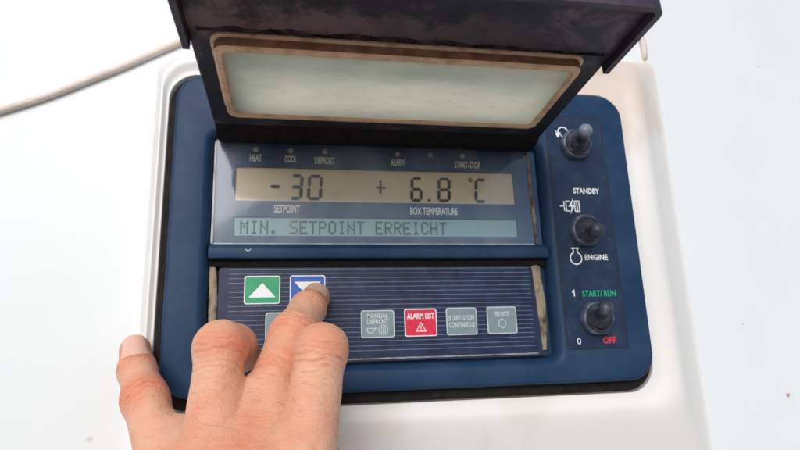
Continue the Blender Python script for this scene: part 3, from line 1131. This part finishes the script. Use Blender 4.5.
def creases(c, axis, dors, pos, amp, wid, across, seed):
    """skin folds across a joint: grooves at signed distances pos along the finger"""
    global disp, tone
    c, axis, dors = np.array(c), np.array(axis, float), np.array(dors, float)
    axis /= np.linalg.norm(axis)
    dors -= axis * (dors @ axis)
    dors /= np.linalg.norm(dors)
    side = np.cross(axis, dors)
    r = V - c
    t, s, dd = r @ axis, r @ side, Nn @ dors
    sel = np.where(np.linalg.norm(V - c, axis=1) < across * 1.35)[0]
    Vs, r, t, s, dd = V[sel], r[sel], t[sel], s[sel], dd[sel]
    near = np.exp(-(np.linalg.norm(r, axis=1) / across) ** 4) * np.clip(dd * 1.6, 0, 1)
    for i, (p0, a, curve) in enumerate(pos):
        w = vnoise(Vs, 3.0, seed + i) * .6 + vnoise(Vs, 1.2, seed + 31 + i) * .28
        x = t - p0 - curve * s * s / 40 + w
        fade = np.clip(.55 + .8 * vnoise(Vs, 4.5, seed + 60 + i), .1, 1)
        disp[sel] -= amp * a * np.exp(-(x / wid) ** 2) * near * fade
        disp[sel] += amp * a * .4 * np.exp(-((x - wid * 2) / (wid * 1.4)) ** 2) * near * fade
        tone[sel] += .35 * a * np.exp(-(x / wid) ** 2) * near * fade  # grooves redder: crease skin colour plus painted-in shade of the folds
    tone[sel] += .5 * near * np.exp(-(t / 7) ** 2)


for nme, f in FING.items():
    P = np.array(f)
    for j in (1, 2):
        ax = P[j + 1, :3] - P[j - 1, :3] if nme in ('little', 'middle') else P[1, :3] - P[0, :3]
        do = CAM - P[j, :3]
        if j == 1:
            pos = [(-5.2, .45, -1), (-3.6, .7, -1), (-2.1, .8, -.6), (-.6, 1, 0), (.9, .9, .3), (2.4, .8, .7), (4.0, .55, 1), (5.6, .35, 1)]
            if nme in ('ring', 'index'):
                pos = [(q - 4.5, a * .85, c) for q, a, c in pos] + [(-11.5, .35, -1), (-13.2, .45, -1), (-15, .4, -1), (-16.8, .35, -1), (-18.6, .25, -1)]
            creases(P[j, :3], ax, do, pos, .58, .42, 15 if nme in ('little', 'middle') else 19, 3 + 11 * len(nme))
        elif nme in ('little', 'middle'):
            creases(P[j, :3], ax, do, [(-1.6, .5, 0), (-.2, 1, 0), (1.1, .5, 0)], .40, .4, 9, 5 + 7 * len(nme))
    tip = P[3, :3]
    tone += .75 * np.exp(-(np.linalg.norm(V - tip, axis=1) / 9) ** 2)
# knuckle skin, veins and fine relief
for nme, f in FING.items():
    c = np.array(f[0][:3]) + (0, 6, 6)
    r = np.linalg.norm(V - c, axis=1)
    near = np.exp(-(r / 13) ** 2)
    tone += .35 * near
    rid = np.abs(vnoise(V * (1, 3.2, 1) @ np.array([[1, .25, 0], [-.2, 1, 0], [0, 0, 1]]), 3.4, 5)) ** .6
    disp -= .22 * near * (1 - rid)
disp += .12 * vnoise(V, 5, 2) + .05 * vnoise(V, 1.8, 4)
rid = np.abs(vnoise(V @ np.array([[1, .5, 0], [-.5, 1, .2], [0, -.2, 1]]) * (1, .55, 1), 2.0, 9))
disp -= .07 * np.clip(1 - rid * 4, 0, 1)
tone += .30 * vnoise(V, 7, 12) + .12 * vnoise(V, 2.5, 15)
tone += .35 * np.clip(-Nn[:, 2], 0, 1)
V2 = V + Nn * disp[:, None]
ORG = np.array((-66., -150., 60.))
me = bpy.data.meshes.new('person')
me.from_pydata((V2 - ORG) * S, [], F.tolist())
me.polygons.foreach_set('use_smooth', [True] * len(me.polygons))
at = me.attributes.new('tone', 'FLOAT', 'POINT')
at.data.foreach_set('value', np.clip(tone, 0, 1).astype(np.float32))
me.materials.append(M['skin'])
me.update()
hand = bpy.data.objects.new('person', me)
C.objects.link(hand)
place(hand, ORG)
tag(hand, 'bare left hand reaching in with its middle finger pressing the blue arrow key', 'person')


mb = MB()
Nd = grad(hand_sdf, Vf)
for nme, n_h in (('ring', 30), ('middle', 34), ('index', 50), ('little', 14)):
    P = np.array(FING[nme])
    ax = P[1, :3] - P[0, :3]
    L = np.linalg.norm(ax)
    ax /= L
    t = (V - P[0, :3]) @ ax / L
    dorsal = Nd @ ((CAM - P[0, :3]) / np.linalg.norm(CAM - P[0, :3]))
    near = np.linalg.norm(V - P[0, :3] - np.outer(t * L, ax), axis=1) < 12
    pick = np.where((t > .1) & (t < .8) & (dorsal > .35) & near)[0]
    for i in rng.choice(pick, n_h):
        nrm = Nd[i]
        d = -ax * .3 + np.cross(ax, nrm) * rng.normal(.8, .2) + ax * rng.normal(0, .15)
        d -= nrm * (d @ nrm)
        d /= np.linalg.norm(d)
        ln = rng.uniform(2.2, 4.2)
        q = [V2[i] - nrm * .1, V2[i] + d * ln * .4 + nrm * .30, V2[i] + d * ln * .75 + nrm * .32, V2[i] + d * ln + nrm * .2]
        sd = np.cross(d, nrm)
        loops = []
        for k, w in enumerate((.022, .02, .016, .005)):
            loops.append([tuple(q[k] + sd * (w * math.cos(R(a))) + nrm * (w * math.sin(R(a)))) for a in (90, 210, 330)])
        mb.loft(loops)
hair = link('finger_hair', mb, 'hair', hand, tuple(ORG))
tag(hair, kind='stuff')


def nail(f, up_hint, t0, t1, half, lift):
    A, B = np.array(f[2][:3]), np.array(f[3][:3])
    ax = (B - A) / np.linalg.norm(B - A)
    L = np.linalg.norm(B - A)
    up_ = np.array(up_hint, float)
    up_ -= ax * (up_ @ ax)
    up_ /= np.linalg.norm(up_)
    side = np.cross(ax, up_)
    na, nb = 15, 17
    pts, edges = [], []
    for i in range(na):
        u = i / (na - 1)
        for j in range(nb):
            w = j / (nb - 1) * 2 - 1
            bend = .13 * (1 - w * w)
            tt = t0 + (t1 - t0) * u + (bend * u if u > .5 else -bend * (1 - 2 * u))
            ang = w * R(half)
            pts.append(A + ax * (L * tt) + (up_ * math.cos(ang) + side * math.sin(ang)) * 7)
            edges.append(max(abs(w) ** 5, (1 - u) ** 3))
    p = np.array(pts).astype(np.float32)
    for _ in range(14):
        p = p - grad(hand_sdf, p) * (hand_sdf(p) * .9)[:, None]
    p = p + grad(hand_sdf, p) * (lift * (1 - .75 * np.array(edges)))[:, None]
    rows = [[tuple(q) for q in p[i * nb:(i + 1) * nb].astype(float)] for i in range(na)]
    mb = MB()
    mb.loft(rows, open_=True)
    return link('fingernail', mb, 'nail', hand, tuple(ORG), smooth=80)


nail(FING['little'], CAM - np.array(FING['little'][3][:3]), .2, 1.3, 46, .32)
nail(FING['middle'], (.15, .8, .75), .5, 1.35, 52, .3)
